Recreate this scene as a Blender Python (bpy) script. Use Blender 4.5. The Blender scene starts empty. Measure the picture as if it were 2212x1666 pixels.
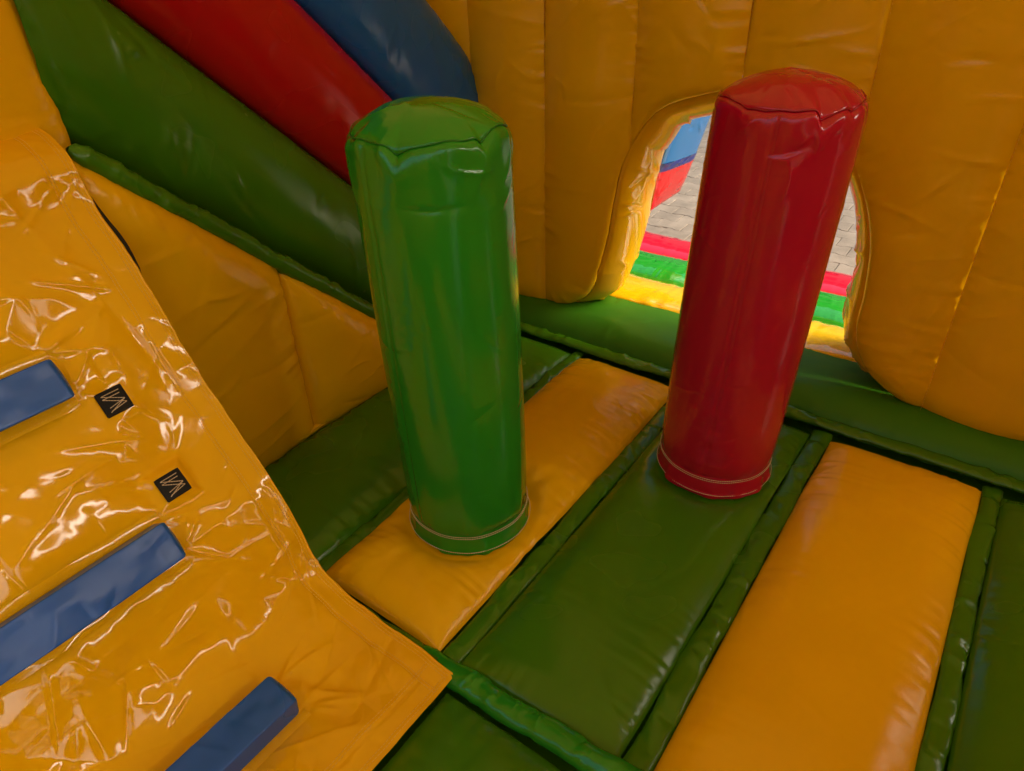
import bpy, math, random
import numpy as np

# ------------------------------------------------------------------ camera, world, sun, exposure
sc = bpy.context.scene
COL = sc.collection
FPX, PITCH, ROLL, YAW, CAMH = 1506.6, math.radians(33.73), math.radians(-2.03), math.radians(36.77), 1.6
_c, _s = math.cos, math.sin
FWD = np.array([-_s(YAW)*_c(PITCH), _c(YAW)*_c(PITCH), -_s(PITCH)])
RIGHT = np.array([_c(YAW), _s(YAW), 0.0])
UP = np.cross(RIGHT, FWD)
R2 = _c(ROLL)*RIGHT + _s(ROLL)*UP
U2 = -_s(ROLL)*RIGHT + _c(ROLL)*UP
from mathutils import Matrix
cam = bpy.data.cameras.new("camera")
cam.sensor_width = 36.0
cam.lens = FPX/2212*36.0
cam.clip_start = 0.02
cam.clip_end = 500
camo = bpy.data.objects.new("camera", cam)
COL.objects.link(camo)
camo.matrix_world = Matrix(((R2[0], U2[0], -FWD[0], 0), (R2[1], U2[1], -FWD[1], 0), (R2[2], U2[2], -FWD[2], CAMH), (0, 0, 0, 1)))
sc.camera = camo

SUN_EL, SUN_AZ = math.radians(38), math.radians(72)     # azimuth clockwise from +Y (direction towards the sun)
w = bpy.data.worlds.new("World")
sc.world = w
w.use_nodes = True
nt = w.node_tree
sky = nt.nodes.new("ShaderNodeTexSky")
sky.sky_type = 'NISHITA'
sky.sun_disc = False
sky.sun_elevation = SUN_EL
sky.sun_rotation = SUN_AZ
sky.dust_density = 6.0
sky.air_density = 1.0
sky.ozone_density = 1.0
nt.links.new(sky.outputs[0], nt.nodes["Background"].inputs[0])
nt.nodes["Background"].inputs[1].default_value = 0.15

sun = bpy.data.lights.new("sun", 'SUN')
sun.energy = 1.5
sun.angle = math.radians(40)
sun.color = (1.0, 0.93, 0.82)
suno = bpy.data.objects.new("sun", sun)
COL.objects.link(suno)
sd = (_s(SUN_AZ)*_c(SUN_EL), _c(SUN_AZ)*_c(SUN_EL), _s(SUN_EL))
from mathutils import Vector
suno.rotation_euler = Vector(sd).to_track_quat('Z', 'Y').to_euler()
suno.location = (3, 3, 6)

vs = sc.view_settings
vs.view_transform = 'Standard'
vs.look = 'None'
vs.gamma = 1.0
vs.use_curve_mapping = False
vs.exposure = 1.24
sc.render.engine = 'CYCLES'
cy = sc.cycles
cy.use_denoising = True
cy.max_bounces = 10
cy.diffuse_bounces = 7
cy.glossy_bounces = 4
cy.sample_clamp_indirect = 6.0
cy.caustics_reflective = False
cy.caustics_refractive = False

# ------------------------------------------------------------------ numeric helpers
rng = np.random.default_rng(7)
_tab = np.random.default_rng(3).uniform(-1, 1, (256, 256))


def vnoise(x, y, seed=0):
    x = np.asarray(x, float) + seed*17.31
    y = np.asarray(y, float) + seed*9.77
    xi = np.floor(x).astype(int); yi = np.floor(y).astype(int)
    fx = x-xi; fy = y-yi
    fx = fx*fx*fx*(fx*(fx*6-15)+10); fy = fy*fy*fy*(fy*(fy*6-15)+10)
    a = _tab[xi & 255, yi & 255]; b = _tab[(xi+1) & 255, yi & 255]
    c = _tab[xi & 255, (yi+1) & 255]; d = _tab[(xi+1) & 255, (yi+1) & 255]
    return (a*(1-fx)+b*fx)*(1-fy)+(c*(1-fx)+d*fx)*fy


def fbm(x, y, seed=0, oct=3):
    s = 0; a = 1.0
    for o in range(oct):
        s = s+a*vnoise(np.asarray(x)*2**o, np.asarray(y)*2**o, seed+o*5); a *= .5
    return s


def creases(U, V, n, seed, L=(.1, .4), W=(.006, .018), A=(.003, .01), ang=None, spread=math.pi, box=None, bend=1.0):
    """sum of n bent creases with sharp crests laid over the surface (metres)"""
    r = np.random.default_rng(seed)
    if box is None:
        box = (U.min(), U.max(), V.min(), V.max())
    h = np.zeros_like(U)
    for i in range(n):
        u0 = r.uniform(box[0], box[1]); v0 = r.uniform(box[2], box[3])
        a = (r.uniform(0, math.pi) if ang is None else ang+r.normal(0, spread))
        l = r.uniform(*L); wd = r.uniform(*W); am = r.uniform(*A)*r.choice([-1, 1], p=[.35, .65])
        k = r.normal(0, .35)*bend/l
        du = U-u0; dv = V-v0
        near = (np.abs(du) < l) & (np.abs(dv) < l)
        if not near.any():
            continue
        du = du[near]; dv = dv[near]
        s = du*math.cos(a)+dv*math.sin(a); t = -du*math.sin(a)+dv*math.cos(a)-k*s*s
        win = np.clip(1-(2*s/l)**2, 0, 1)**1.5
        asym = np.where(t > 0, 1.0, r.uniform(.2, .8))
        h[near] += am*win*np.exp(-np.abs(t)/(wd*asym+1e-6)*.9)
    return h


def pucker(s, d, wl, amp, reach, seed):
    """gathers running away from a seam: s along the seam, d distance from it"""
    n = vnoise(s/wl, d/reach*.6, seed)*.7+vnoise(s/wl*2.3, d/reach*.8, seed+3)*.5
    g = np.clip(.45+.8*vnoise(s/(wl*6), np.zeros_like(s), seed+9), .1, 1.4)
    return amp*n*g*np.exp(-d/reach)


def mesh_obj(name, V, F, mat, parent=None, smooth=True):
    me = bpy.data.meshes.new(name)
    V = np.asarray(V, np.float32).reshape(-1, 3)
    if isinstance(F, np.ndarray):
        k = F.shape[1]
        me.vertices.add(len(V)); me.vertices.foreach_set("co", V.ravel())
        me.loops.add(F.size); me.loops.foreach_set("vertex_index", F.astype(np.int32).ravel())
        me.polygons.add(len(F)); me.polygons.foreach_set("loop_start", np.arange(0, F.size, k, dtype=np.int32))
        me.polygons.foreach_set("loop_total", np.full(len(F), k, dtype=np.int32))
        me.update(calc_edges=True)
    else:
        me.from_pydata(V.tolist(), [], F); me.update()
    me.polygons.foreach_set("use_smooth", np.full(len(me.polygons), smooth))
    me.materials.append(mat)
    o = bpy.data.objects.new(name, me)
    COL.objects.link(o)
    if parent is not None:
        o.parent = parent
        o.matrix_parent_inverse = parent.matrix_world.inverted()
    return o


def gridF(nu, nv, wrap=False):
    i = np.arange(nu-1 if not wrap else nu)[:, None]; j = np.arange(nv-1)[None, :]
    i2 = (i+1) % nu
    return np.stack([i*nv+j+0*i, i2*nv+j, i2*nv+j+1, i*nv+j+1], -1).reshape(-1, 4)


def normals(P):
    du = np.gradient(P, axis=0); dv = np.gradient(P, axis=1)
    n = np.cross(du, dv); n /= np.linalg.norm(n, axis=-1, keepdims=True)+1e-12
    return n


def grid_obj(name, P, mat, parent=None, wrap=False, flip=False):
    F = gridF(P.shape[0], P.shape[1], wrap)
    if flip:
        F = F[:, ::-1]
    return mesh_obj(name, P, F, mat, parent)


def empty(name, loc, label, cat, group=None):
    o = bpy.data.objects.new(name, None)
    o.empty_display_size = .1
    COL.objects.link(o)
    o.location = loc
    bpy.context.view_layer.update()
    o["label"] = label; o["category"] = cat
    if group:
        o["group"] = group
    return o


def sweep(name, pts, rad, mat, parent=None, n=10, seed=None, amp=0.0, wl=.03, squash=1.0, cap=True):
    """tube along a polyline; squash flattens it in z"""
    pts = np.asarray(pts, float); m = len(pts)
    rad = np.broadcast_to(np.asarray(rad, float), (m,))
    T = np.gradient(pts, axis=0); T /= np.linalg.norm(T, axis=1, keepdims=True)
    up = np.array([0, 0, 1.0])
    A = np.cross(T, up); la = np.linalg.norm(A, axis=1, keepdims=True)
    A = np.where(la < 1e-3, np.array([[1.0, 0, 0]]), A/np.maximum(la, 1e-9))
    B = np.cross(A, T)
    th = np.linspace(0, 2*math.pi, n, endpoint=False)
    s = np.r_[0, np.cumsum(np.linalg.norm(np.diff(pts, axis=0), axis=1))]
    r = rad[:, None]*np.ones((1, n))
    if seed is not None:
        SS, TT = np.meshgrid(s, th, indexing='ij')
        r = r+amp*(vnoise(SS/wl, np.cos(TT)*1.5, seed)+.6*vnoise(SS/wl*2.2, np.sin(TT)*1.5, seed+4))
    P = pts[:, None]+r[..., None]*(np.cos(th)[None, :, None]*A[:, None]+squash*np.sin(th)[None, :, None]*B[:, None])
    P = P.transpose(1, 0, 2)
    V = P.reshape(-1, 3)
    F = gridF(n, m, True)
    return mesh_obj(name, V, F, mat, parent)


def stitches(name, pts, nrm, mat, parent, pitch=.008, length=.0055, wd=.0016, lift=.0012):
    """row of thread dashes following pts with surface normals nrm"""
    pts = np.asarray(pts, float); nrm = np.broadcast_to(np.asarray(nrm, float), pts.shape)
    s = np.r_[0, np.cumsum(np.linalg.norm(np.diff(pts, axis=0), axis=1))]
    c = np.arange(pitch*.5, s[-1], pitch)
    ip = lambda q, X: np.stack([np.interp(q, s, X[:, i]) for i in range(3)], -1)
    a = ip(c-length/2, pts); b = ip(c+length/2, pts); n = ip(c, nrm)
    n /= np.linalg.norm(n, axis=1, keepdims=True)
    t = b-a; sd_ = np.cross(t, n); sd_ /= np.linalg.norm(sd_, axis=1, keepdims=True)+1e-12
    sd_ *= wd/2; L = n*lift
    V = np.stack([a-sd_, a+sd_, b+sd_, b-sd_, a*.75+b*.25+L, a*.25+b*.75+L], 1).reshape(-1, 3)
    base = (np.arange(len(c))*6)
    F = []
    for k in base:
        F += [(k, k+1, k+4), (k+2, k+3, k+5), (k+1, k+2, k+5, k+4), (k+3, k, k+4, k+5)]
    return mesh_obj(name, V, F, mat, parent, smooth=False)


# ------------------------------------------------------------------ materials
def vinyl(name, rgb, rough=.30, var=.025, bump=.02, bscale=60, spec=.45, coat=0.0, mottle=4.0):
    m = bpy.data.materials.new(name); m.use_nodes = True
    t = m.node_tree; b = t.nodes["Principled BSDF"]
    tc = t.nodes.new("ShaderNodeTexCoord")
    n1 = t.nodes.new("ShaderNodeTexNoise"); n1.inputs["Scale"].default_value = mottle; n1.inputs["Detail"].default_value = 1.5
    t.links.new(tc.outputs["Object"], n1.inputs["Vector"])
    mr = t.nodes.new("ShaderNodeMapRange"); mr.inputs[1].default_value = .3; mr.inputs[2].default_value = .7
    mr.inputs[3].default_value = 1-var; mr.inputs[4].default_value = 1+var
    t.links.new(n1.outputs["Fac"], mr.inputs[0])
    mx = t.nodes.new("ShaderNodeVectorMath"); mx.operation = 'SCALE'
    mx.inputs[0].default_value = rgb
    t.links.new(mr.outputs[0], mx.inputs["Scale"])
    t.links.new(mx.outputs[0], b.inputs["Base Color"])
    n2 = t.nodes.new("ShaderNodeTexNoise"); n2.inputs["Scale"].default_value = 5; n2.inputs["Detail"].default_value = 1
    t.links.new(tc.outputs["Object"], n2.inputs["Vector"])
    r2 = t.nodes.new("ShaderNodeMapRange"); r2.inputs[1].default_value = .3; r2.inputs[2].default_value = .7
    r2.inputs[3].default_value = rough*.8; r2.inputs[4].default_value = rough*1.25
    t.links.new(n2.outputs["Fac"], r2.inputs[0])
    t.links.new(r2.outputs[0], b.inputs["Roughness"])
    b.inputs["Specular IOR Level"].default_value = spec
    b.inputs["Coat Weight"].default_value = coat; b.inputs["Coat Roughness"].default_value = .03
    n3 = t.nodes.new("ShaderNodeTexNoise"); n3.inputs["Scale"].default_value = bscale; n3.inputs["Detail"].default_value = 3
    t.links.new(tc.outputs["Object"], n3.inputs["Vector"])
    bp = t.nodes.new("ShaderNodeBump"); bp.inputs["Strength"].default_value = bump; bp.inputs["Distance"].default_value = .002
    t.links.new(n3.outputs["Fac"], bp.inputs["Height"])
    t.links.new(bp.outputs[0], b.inputs["Normal"])
    return m


YEL = (.79, .445, .002)
M_yel = vinyl("yellow_vinyl", YEL, rough=.21, spec=.36)
M_yelgloss = vinyl("yellow_gloss_vinyl", (.80, .43, .003), rough=.11)
M_sheet = vinyl("yellow_sheet_vinyl", (.80, .42, .003), rough=.085, spec=.40)
M_grn = vinyl("green_vinyl", (.045, .165, .003), rough=.24)
M_bol = vinyl("green_bolster_vinyl", (.04, .18, .004), rough=.5, spec=.3)
M_grngloss = vinyl("green_gloss_vinyl", (.02, .23, .012), rough=.16, spec=.5)
M_red = vinyl("red_vinyl", (.40, .003, .006), rough=.24)
M_redgloss = vinyl("red_gloss_vinyl", (.42, .003, .026), rough=.16, spec=.5)
M_blu = vinyl("blue_vinyl", (.012, .12, .50), rough=.26)
M_blustep = vinyl("blue_step_vinyl", (.012, .095, .40), rough=.34)
M_outyel = vinyl("yellow_outdoor_vinyl", (.82, .50, .004), rough=.08, spec=.55, coat=.8)
M_outgrn = vinyl("green_outdoor_vinyl", (.015, .30, .018), rough=.08, spec=.55, coat=.8)
M_outred = vinyl("red_outdoor_vinyl", (.62, .008, .03), rough=.08, spec=.55, coat=.8)
M_sky_blue = vinyl("light_blue_vinyl", (.007, .11, .32), rough=.2)
M_navy = vinyl("navy_vinyl", (.012, .02, .13), rough=.3)
M_seamgrn = vinyl("green_seam_shade_cord", (.016, .17, .010), rough=.3)  # body colour darkened to stand in for shade in the cap groove
M_seamred = vinyl("red_seam_shade_cord", (.31, .002, .016), rough=.3)
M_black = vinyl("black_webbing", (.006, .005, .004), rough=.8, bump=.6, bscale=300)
M_thread = vinyl("pale_thread", (.62, .5, .33), rough=.8, var=.02, bump=0)
M_ythread = vinyl("yellow_thread", (.75, .45, .06), rough=.8, var=.02, bump=0)


def paver_mat():
    m = bpy.data.materials.new("concrete_paver"); m.use_nodes = True
    t = m.node_tree; b = t.nodes["Principled BSDF"]
    tc = t.nodes.new("ShaderNodeTexCoord"); oi = t.nodes.new("ShaderNodeObjectInfo"); geo = t.nodes.new("ShaderNodeNewGeometry")
    n1 = t.nodes.new("ShaderNodeTexNoise"); n1.inputs["Scale"].default_value = 9; n1.inputs["Detail"].default_value = 8
    t.links.new(geo.outputs["Position"], n1.inputs["Vector"])
    cr = t.nodes.new("ShaderNodeValToRGB")
    cr.color_ramp.elements[0].position = .3; cr.color_ramp.elements[0].color = (.20, .165, .12, 1)
    cr.color_ramp.elements[1].position = .7; cr.color_ramp.elements[1].color = (.29, .24, .178, 1)
    t.links.new(n1.outputs["Fac"], cr.inputs[0])
    n2 = t.nodes.new("ShaderNodeTexNoise"); n2.inputs["Scale"].default_value = 160; n2.inputs["Detail"].default_value = 3
    t.links.new(geo.outputs["Position"], n2.inputs["Vector"])
    mr = t.nodes.new("ShaderNodeMapRange"); mr.inputs[1].default_value = .25; mr.inputs[2].default_value = .75
    mr.inputs[3].default_value = .82; mr.inputs[4].default_value = 1.15
    t.links.new(n2.outputs["Fac"], mr.inputs[0])
    m2 = t.nodes.new("ShaderNodeMapRange"); m2.inputs[3].default_value = .9; m2.inputs[4].default_value = 1.08
    t.links.new(oi.outputs["Random"], m2.inputs[0])
    mm = t.nodes.new("ShaderNodeMath"); mm.operation = 'MULTIPLY'
    t.links.new(mr.outputs[0], mm.inputs[0]); t.links.new(m2.outputs[0], mm.inputs[1])
    mx = t.nodes.new("ShaderNodeVectorMath"); mx.operation = 'SCALE'
    t.links.new(cr.outputs[0], mx.inputs[0]); t.links.new(mm.outputs[0], mx.inputs["Scale"])
    t.links.new(mx.outputs[0], b.inputs["Base Color"])
    b.inputs["Roughness"].default_value = .85
    bp = t.nodes.new("ShaderNodeBump"); bp.inputs["Strength"].default_value = .4; bp.inputs["Distance"].default_value = .003
    t.links.new(n2.outputs["Fac"], bp.inputs["Height"]); t.links.new(bp.outputs[0], b.inputs["Normal"])
    return m


M_pav = paver_mat()
M_sand = vinyl("joint_sand", (.17, .14, .105), rough=.95, spec=.2)
GZ = -0.30


def project(x, y, z):
    d = np.array([x, y, z-CAMH]); k = d@FWD
    return 1106+FPX*(d@R2)/k, 833-FPX*(d@U2)/k, k


# ------------------------------------------------------------------ the ground
g = mesh_obj("pavement", [(-150, -150, GZ-.012), (150, -150, GZ-.012), (150, 150, GZ-.012), (-150, 150, GZ-.012)], [(0, 1, 2, 3)], M_sand, smooth=False)
g["kind"] = "structure"


def paver_shape(gap=.003):
    e = .1-gap/2; H = .0825-gap/2; h = .0675-gap/2
    top = [(-e, H), (-.0625, H), (-.0375, h), (.0375, h), (.0625, H), (e, H)]
    out = top+[(-x, -y) for x, y in top]
    return out[::-1]


ol = paver_shape()
PV = [(x, y, -.03) for x, y in ol]+[(x, y, -.003) for x, y in ol]+[(x*.965, y*.955, 0.0) for x, y in ol]
n_ = len(ol)
PF = [tuple(range(2*n_, 3*n_))]
for k in range(n_):
    k2 = (k+1) % n_
    PF += [(k, k2, n_+k2, n_+k), (n_+k, n_+k2, 2*n_+k2, 2*n_+k)]
pm = bpy.data.meshes.new("paver"); pm.from_pydata(PV, [], PF); pm.update(); pm.materials.append(M_pav)
spots = []
for j in range(-8, 46):
    for i in range(-30, 26):
        x = i*.2+(.1 if j % 2 else 0)-.06; y = 3.6+j*.15
        u, v, k = project(x, y, GZ)
        vis = (k > 0 and ((1380 < u < 1560 and 200 < v < 545) or (1760 < u < 1890 and 300 < v < 620)))
        spots.append((not vis, k, x, y))
spots.sort()
pr = random.Random(4)
stuffV, stuffF = [], []
for n, (hid, k, x, y) in enumerate(spots):
    dz = pr.uniform(-.002, .002)
    if n < 290 and not hid:
        o = bpy.data.objects.new("paver", pm); COL.objects.link(o); o.parent = g
        o.location = (x, y, GZ+dz); o.rotation_euler = (pr.gauss(0, .006), pr.gauss(0, .006), pr.gauss(0, .004))
    else:
        b0 = len(stuffV)
        stuffV += [(a+x, b+y, c+GZ+dz) for a, b, c in PV]
        stuffF += [tuple(q+b0 for q in f) for f in PF]
o = mesh_obj("paving_field", stuffV, stuffF, M_pav, g, smooth=False)
o["kind"] = "stuff"

# ------------------------------------------------------------------ inflatable floor
floor = mesh_obj("floor", [(-2.6, -1.4, -.055), (2.0, -1.4, -.055), (2.0, 2.62, -.055), (-2.6, 2.62, -.055),
                           (-2.6, -1.4, GZ), (2.0, -1.4, GZ), (2.0, 2.62, GZ), (-2.6, 2.62, GZ)],
                 [(0, 1, 2, 3), (4, 5, 1, 0), (5, 6, 2, 1), (6, 7, 3, 2), (7, 4, 0, 3)], M_grn, smooth=False)
floor["kind"] = "structure"
PIL = {"green": (-1.103, 1.228, .187), "red": (-.556, 1.886, .184)}


def pillow(name, x0, x1, y0, y1, H, mat, parent, seed, zb=-.014, res=.008, puck=.006, pil=None, label=None, flat=False):
    nu = int((x1-x0)/res)+1; nv = int((y1-y0)/res)+1
    # denser towards the edges, where the fabric turns down
    eu = np.linspace(0, 1, nu); ev = np.linspace(0, 1, nv)
    eu = eu+.06*np.sin(2*math.pi*eu)*-1; ev = ev-.03*np.sin(2*math.pi*ev)
    U, Vv = np.meshgrid(eu, ev, indexing='ij')
    X = x0+(x1-x0)*U; Y = y0+(y1-y0)*Vv
    wob = .003
    X = X+wob*vnoise(Y/.25, U*0, seed)*(2*np.abs(U-.5)); Y = Y+wob*vnoise(X/.2, Vv*0, seed+1)*(2*np.abs(Vv-.5))
    dx = np.minimum(U, 1-U)*(x1-x0); dy = np.minimum(Vv, 1-Vv)*(y1-y0)
    R = .10
    fx = np.sqrt(np.clip(1-(1-np.clip(dx/R, 0, 1))**2, 0, 1)); fy = np.sqrt(np.clip(1-(1-np.clip(dy/R, 0, 1))**2, 0, 1))
    cx_ = 1-(2*U-1)**2; cy_ = 1-(2*Vv-1)**4
    prof = np.sqrt(fx*fy)*fx**.5*fy**.5*(.55+.45*cx_*cy_)
    Z = zb+(H-zb)*prof
    d1 = np.where(dx < dy, dx, dy)
    along = np.where(dx < dy, Y, X)
    Z = Z+pucker(along, np.abs(d1-.015)+.0, .035, puck, .09, seed+2)*np.clip(d1/.02, 0, 1)
    Z = Z+creases(X, Y, 14, seed+50, L=(.1, .35), W=(.006, .014), A=(.001, .003))
    Z = Z+.004*fbm(X/.3, Y/.3, seed+8, 2)*np.clip(d1/.1, 0, 1)
    if pil:
        px, py, r = pil
        d = np.hypot(X-px, Y-py); th = np.arctan2(Y-py, X-px)
        k = np.exp(-(np.clip(d-r-.012, 0, 9)/.045)**1.3)
        Z = Z*(1-k)+k*.016+.007*np.clip((d-r-.012)/.03, 0, 1)*np.exp(-np.clip(d-r, 0, 9)/.09)*vnoise(th*7, d*4, seed+11)
    o = grid_obj(name, np.stack([X, Y, Z], -1), mat, parent)
    if label:
        o["label"] = label
    return o


G1 = (-.36, -.05)
pillow("floor_panel", -1.885, -1.375, .70, 2.285, .04, M_grn, floor, 11, label="dark green floor panel along the foot of the yellow slide wall")
pillow("floor_panel", -1.325, -.862, .79, 2.275, .06, M_yel, floor, 12, puck=.008, pil=PIL["green"], label="yellow floor panel carrying the green pillar")
pillow("floor_panel", -.795, -.335, .79, 2.275, .045, M_grn, floor, 13, pil=PIL["red"], label="green floor panel carrying the red pillar")
pillow("floor_panel", -.262, .218, .70, 2.272, .06, M_yel, floor, 14, puck=.006, label="long yellow floor panel at the right, nothing on it")
pillow("floor_panel", .275, .75, .70, 2.27, .05, M_grn, floor, 15, label="dark green floor panel at the right edge")
pillow("floor_panel", .81, 1.28, .70, 2.27, .07, M_yel, floor, 16)
pillow("floor_panel", -.775, -.30, -.70, .715, .045, M_grn, floor, 17, label="green floor panel in front of the raised roll, beside the sheet corner")
pillow("floor_panel", -.262, .218, -.70, .64, .07, M_yel, floor, 18)
pillow("floor_panel", .275, .75, -.70, .64, .05, M_grn, floor, 19)


def roll(name, p0, p1, r, mat, parent, seed, n=140, amp=.002, squash=.5, wob=.005):
    t = np.linspace(0, 1, n)[:, None]
    P = np.array(p0)[None]*(1-t)+np.array(p1)[None]*t
    d = np.array(p1)-np.array(p0); L = np.linalg.norm(d); s = t[:, 0]*L
    q = np.array([-d[1], d[0], 0])/L
    P = P+q[None]*(wob*vnoise(s/.12, s*0, seed))[:, None]
    P[:, 2] += .003*vnoise(s/.12, s*0, seed+1)
    o = sweep(name, P, r*(1+.10*vnoise(s/.16, s*0, seed+2)), mat, parent, n=22, seed=seed+3, amp=amp, wl=.06, squash=squash)
    me = o.data; co = np.empty(len(me.vertices)*3, np.float32); me.vertices.foreach_get("co", co); co = co.reshape(-1, 3)
    u = ((co[:, :2]-np.array(p0)[None, :2])@(d[:2]/L)).astype(float); v = ((co[:, :2]-np.array(p0)[None, :2])@q[:2]).astype(float)
    co[:, 2] += creases(u, v, int(L*26), seed+30, L=(.03, .13), W=(.008, .02), A=(.003, .009), ang=.9, spread=.6, box=(0, L, -r, r))
    me.vertices.foreach_set("co", co.ravel()); me.update()
    return o


# the folded green strips between the panels
for k, (x, ya, yb, r) in enumerate([(-1.350, .77, 2.31, .027), (-.829, .79, 2.31, .033), (-.299, .70, 2.31, .035), (.247, .70, 2.31, .030), (.78, .70, 2.31, .032)]):
    roll("seam_roll", (x, ya, -.017), (x, yb, -.017), r, M_grn, floor, 60+k*7, n=260, squash=.38)
roll("front_roll", (-1.40, .752, -.026), (-.84, .752, -.012), .034, M_grn, floor, 121, n=180, squash=.7)
roll("front_roll", (-.90, .756, -.022), (-.255, .765, .022), .036, M_grngloss, floor, 131, n=240, amp=.003, squash=.75)
roll("back_roll", (-1.9, 2.335, .012), (1.5, 2.335, .012), .030, M_grn, floor, 141, n=500)

# green bolster under the back wall, inner side of the doorway sill
nx, nb = 420, 40
X = np.linspace(-2.0, 1.7, nx); T = np.linspace(0, 1, nb)
XX, TT = np.meshgrid(X, T, indexing='ij')
YY = 2.345+.385*TT
ZZ = -.02+.115*np.sqrt(np.clip(1-(1-np.clip(TT/.35, 0, 1))**2, 0, 1))-.012*TT**2
ZZ = ZZ+pucker(XX, np.abs(TT*.385), .05, .007, .07, 201)+pucker(XX, (1-TT)*.385, .04, .005, .05, 211)
ZZ = ZZ+.005*fbm(XX/.25, YY/.12, 221, 2)+creases(XX, YY, 22, 222, L=(.08, .25), A=(.002, .005), ang=math.pi/2, spread=.5)
bol = grid_obj("bolster", np.stack([XX, YY, ZZ], -1), M_bol, floor)
bol["label"] = "smooth green bolster running along the doorway sill"

# ------------------------------------------------------------------ entrance step outside: yellow, green and red rolls
step = empty("entrance_step", (-.8, 3.3, GZ), "low inflatable step of yellow, green and red rolls outside the arched doorway", "step")


def half_tube(name, x0, x1, y0, y1, za, zb, H, mat, parent, seed, puck=.008):
    nx = int((x1-x0)/.012); nt = 30
    A_, B_ = np.meshgrid(np.linspace(x0, x1, nx), np.linspace(0, 1, nt), indexing='ij')
    ph = math.pi*B_
    Yq = (y0+y1)/2-(y1-y0)/2*np.cos(ph)
    Zq = za+(zb-za)*B_+H*np.sin(ph)**.85
    dd = np.minimum(B_, 1-B_)*(y1-y0)
    hh = pucker(A_, dd, .022, puck*1.5, .09, seed)+.004*vnoise(A_/.2, B_, seed+4)+creases(A_, Yq, 30, seed+6, L=(.08, .25), W=(.005, .012), A=(.002, .006), ang=math.pi/2-.3, spread=.4)
    Zq = Zq+hh*np.clip(np.minimum(B_, 1-B_)*8, 0, 1)
    return grid_obj(name, np.stack([A_, Yq, Zq], -1), mat, parent)


half_tube("roll", -2.3, .6, 2.71, 3.07, .075, .005, .055, M_outyel, step, 301).__setitem__("label", "yellow roll next to the green sill")
half_tube("joining_strip", -2.3, .6, 3.065, 3.155, -.01, -.02, .018, M_outyel, step, 311, .003)
half_tube("roll", -2.3, .6, 3.15, 3.49, -.03, -.05, .075, M_outgrn, step, 321).__setitem__("label", "bright green roll")
half_tube("joining_strip", -2.3, .6, 3.485, 3.575, -.06, -.07, .018, M_outyel, step, 331, .003)
half_tube("roll", -2.3, .6, 3.57, 3.92, -.08, -.13, .08, M_outred, step, 341).__setitem__("label", "red roll along the paving")
mesh_obj("side_skirt", [(-2.3, 2.66, GZ+.01), (.6, 2.66, GZ+.01), (.6, 3.92, GZ+.01), (-2.3, 3.92, GZ+.01), (-2.3, 2.66, .04), (.6, 2.66, .04), (.6, 3.92, -.13), (-2.3, 3.92, -.13)],
         [(3, 2, 6, 7), (0, 3, 7, 4), (2, 1, 5, 6)], M_outred, step, smooth=False)

# ------------------------------------------------------------------ back wall with the arched doorway
WY = 2.49
ctrl = np.array([(-2.6, .03), (-1.9, .035), (-1.65, .045), (-1.52, .095), (-1.42, .18), (-1.365, .31), (-1.325, .48), (-1.305, .64), (-1.265, .82), (-1.15, .995),
                 (-.97, 1.075), (-.82, 1.10), (-.66, 1.075), (-.50, .98), (-.395, .83), (-.335, .67), (-.312, .5), (-.306, .36), (-.27, .235), (-.19, .14), (-.02, .055), (.3, .035), (1.0, .03), (1.7, .03)])


def catmull(P, n=14):
    out = []
    Q = np.vstack([2*P[0]-P[1], P, 2*P[-1]-P[-2]])
    for i in range(1, len(Q)-2):
        p0, p1, p2, p3 = Q[i-1:i+3]
        for t in np.linspace(0, 1, n, endpoint=False):
            out.append(.5*((2*p1)+(-p0+p2)*t+(2*p0-5*p1+4*p2-p3)*t*t+(-p0+3*p1-3*p2+p3)*t**3))
    out.append(Q[-2])
    return np.array(out)


OUT = catmull(ctrl)
OUTs = np.r_[0, np.cumsum(np.hypot(*np.diff(OUT, axis=0).T))]


def near_outline(x, z):
    x = x.ravel(); z = z.ravel()
    best = np.full(x.shape, 9.0); bs = np.zeros_like(x); bx = np.zeros_like(x); bz = np.zeros_like(x)
    for i in range(len(OUT)-1):
        a, b = OUT[i], OUT[i+1]; d = b-a; l2 = d@d
        t = np.clip(((x-a[0])*d[0]+(z-a[1])*d[1])/l2, 0, 1)
        qx = a[0]+t*d[0]; qz = a[1]+t*d[1]
        dd = np.hypot(x-qx, z-qz); m = dd < best
        best[m] = dd[m]; bs[m] = (OUTs[i]+t*math.sqrt(l2))[m]; bx[m] = qx[m]; bz[m] = qz[m]
    return best, bs, bx, bz


def in_hole(x, z):
    poly = np.vstack([OUT, [(1.7, -5), (-2.6, -5)]])
    c = np.zeros(x.shape, bool); j = len(poly)-1
    for i in range(len(poly)):
        xi, zi = poly[i]; xj, zj = poly[j]
        if zi != zj:
            m = ((zi > z) != (zj > z)) & (x < (xj-xi)*(z-zi)/(zj-zi)+xi)
            c ^= m
        j = i
    return c


SEAMS = [-2.42, -2.015, -1.645, -1.252, -.851, -.446, -.032, .38, .79, 1.2, 1.62]
ZTOP = 2.35
wall = empty("inflatable_wall", (-.8, 2.6, 0), "tall yellow inflatable wall of vertical panels with an arched doorway", "wall")


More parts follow.
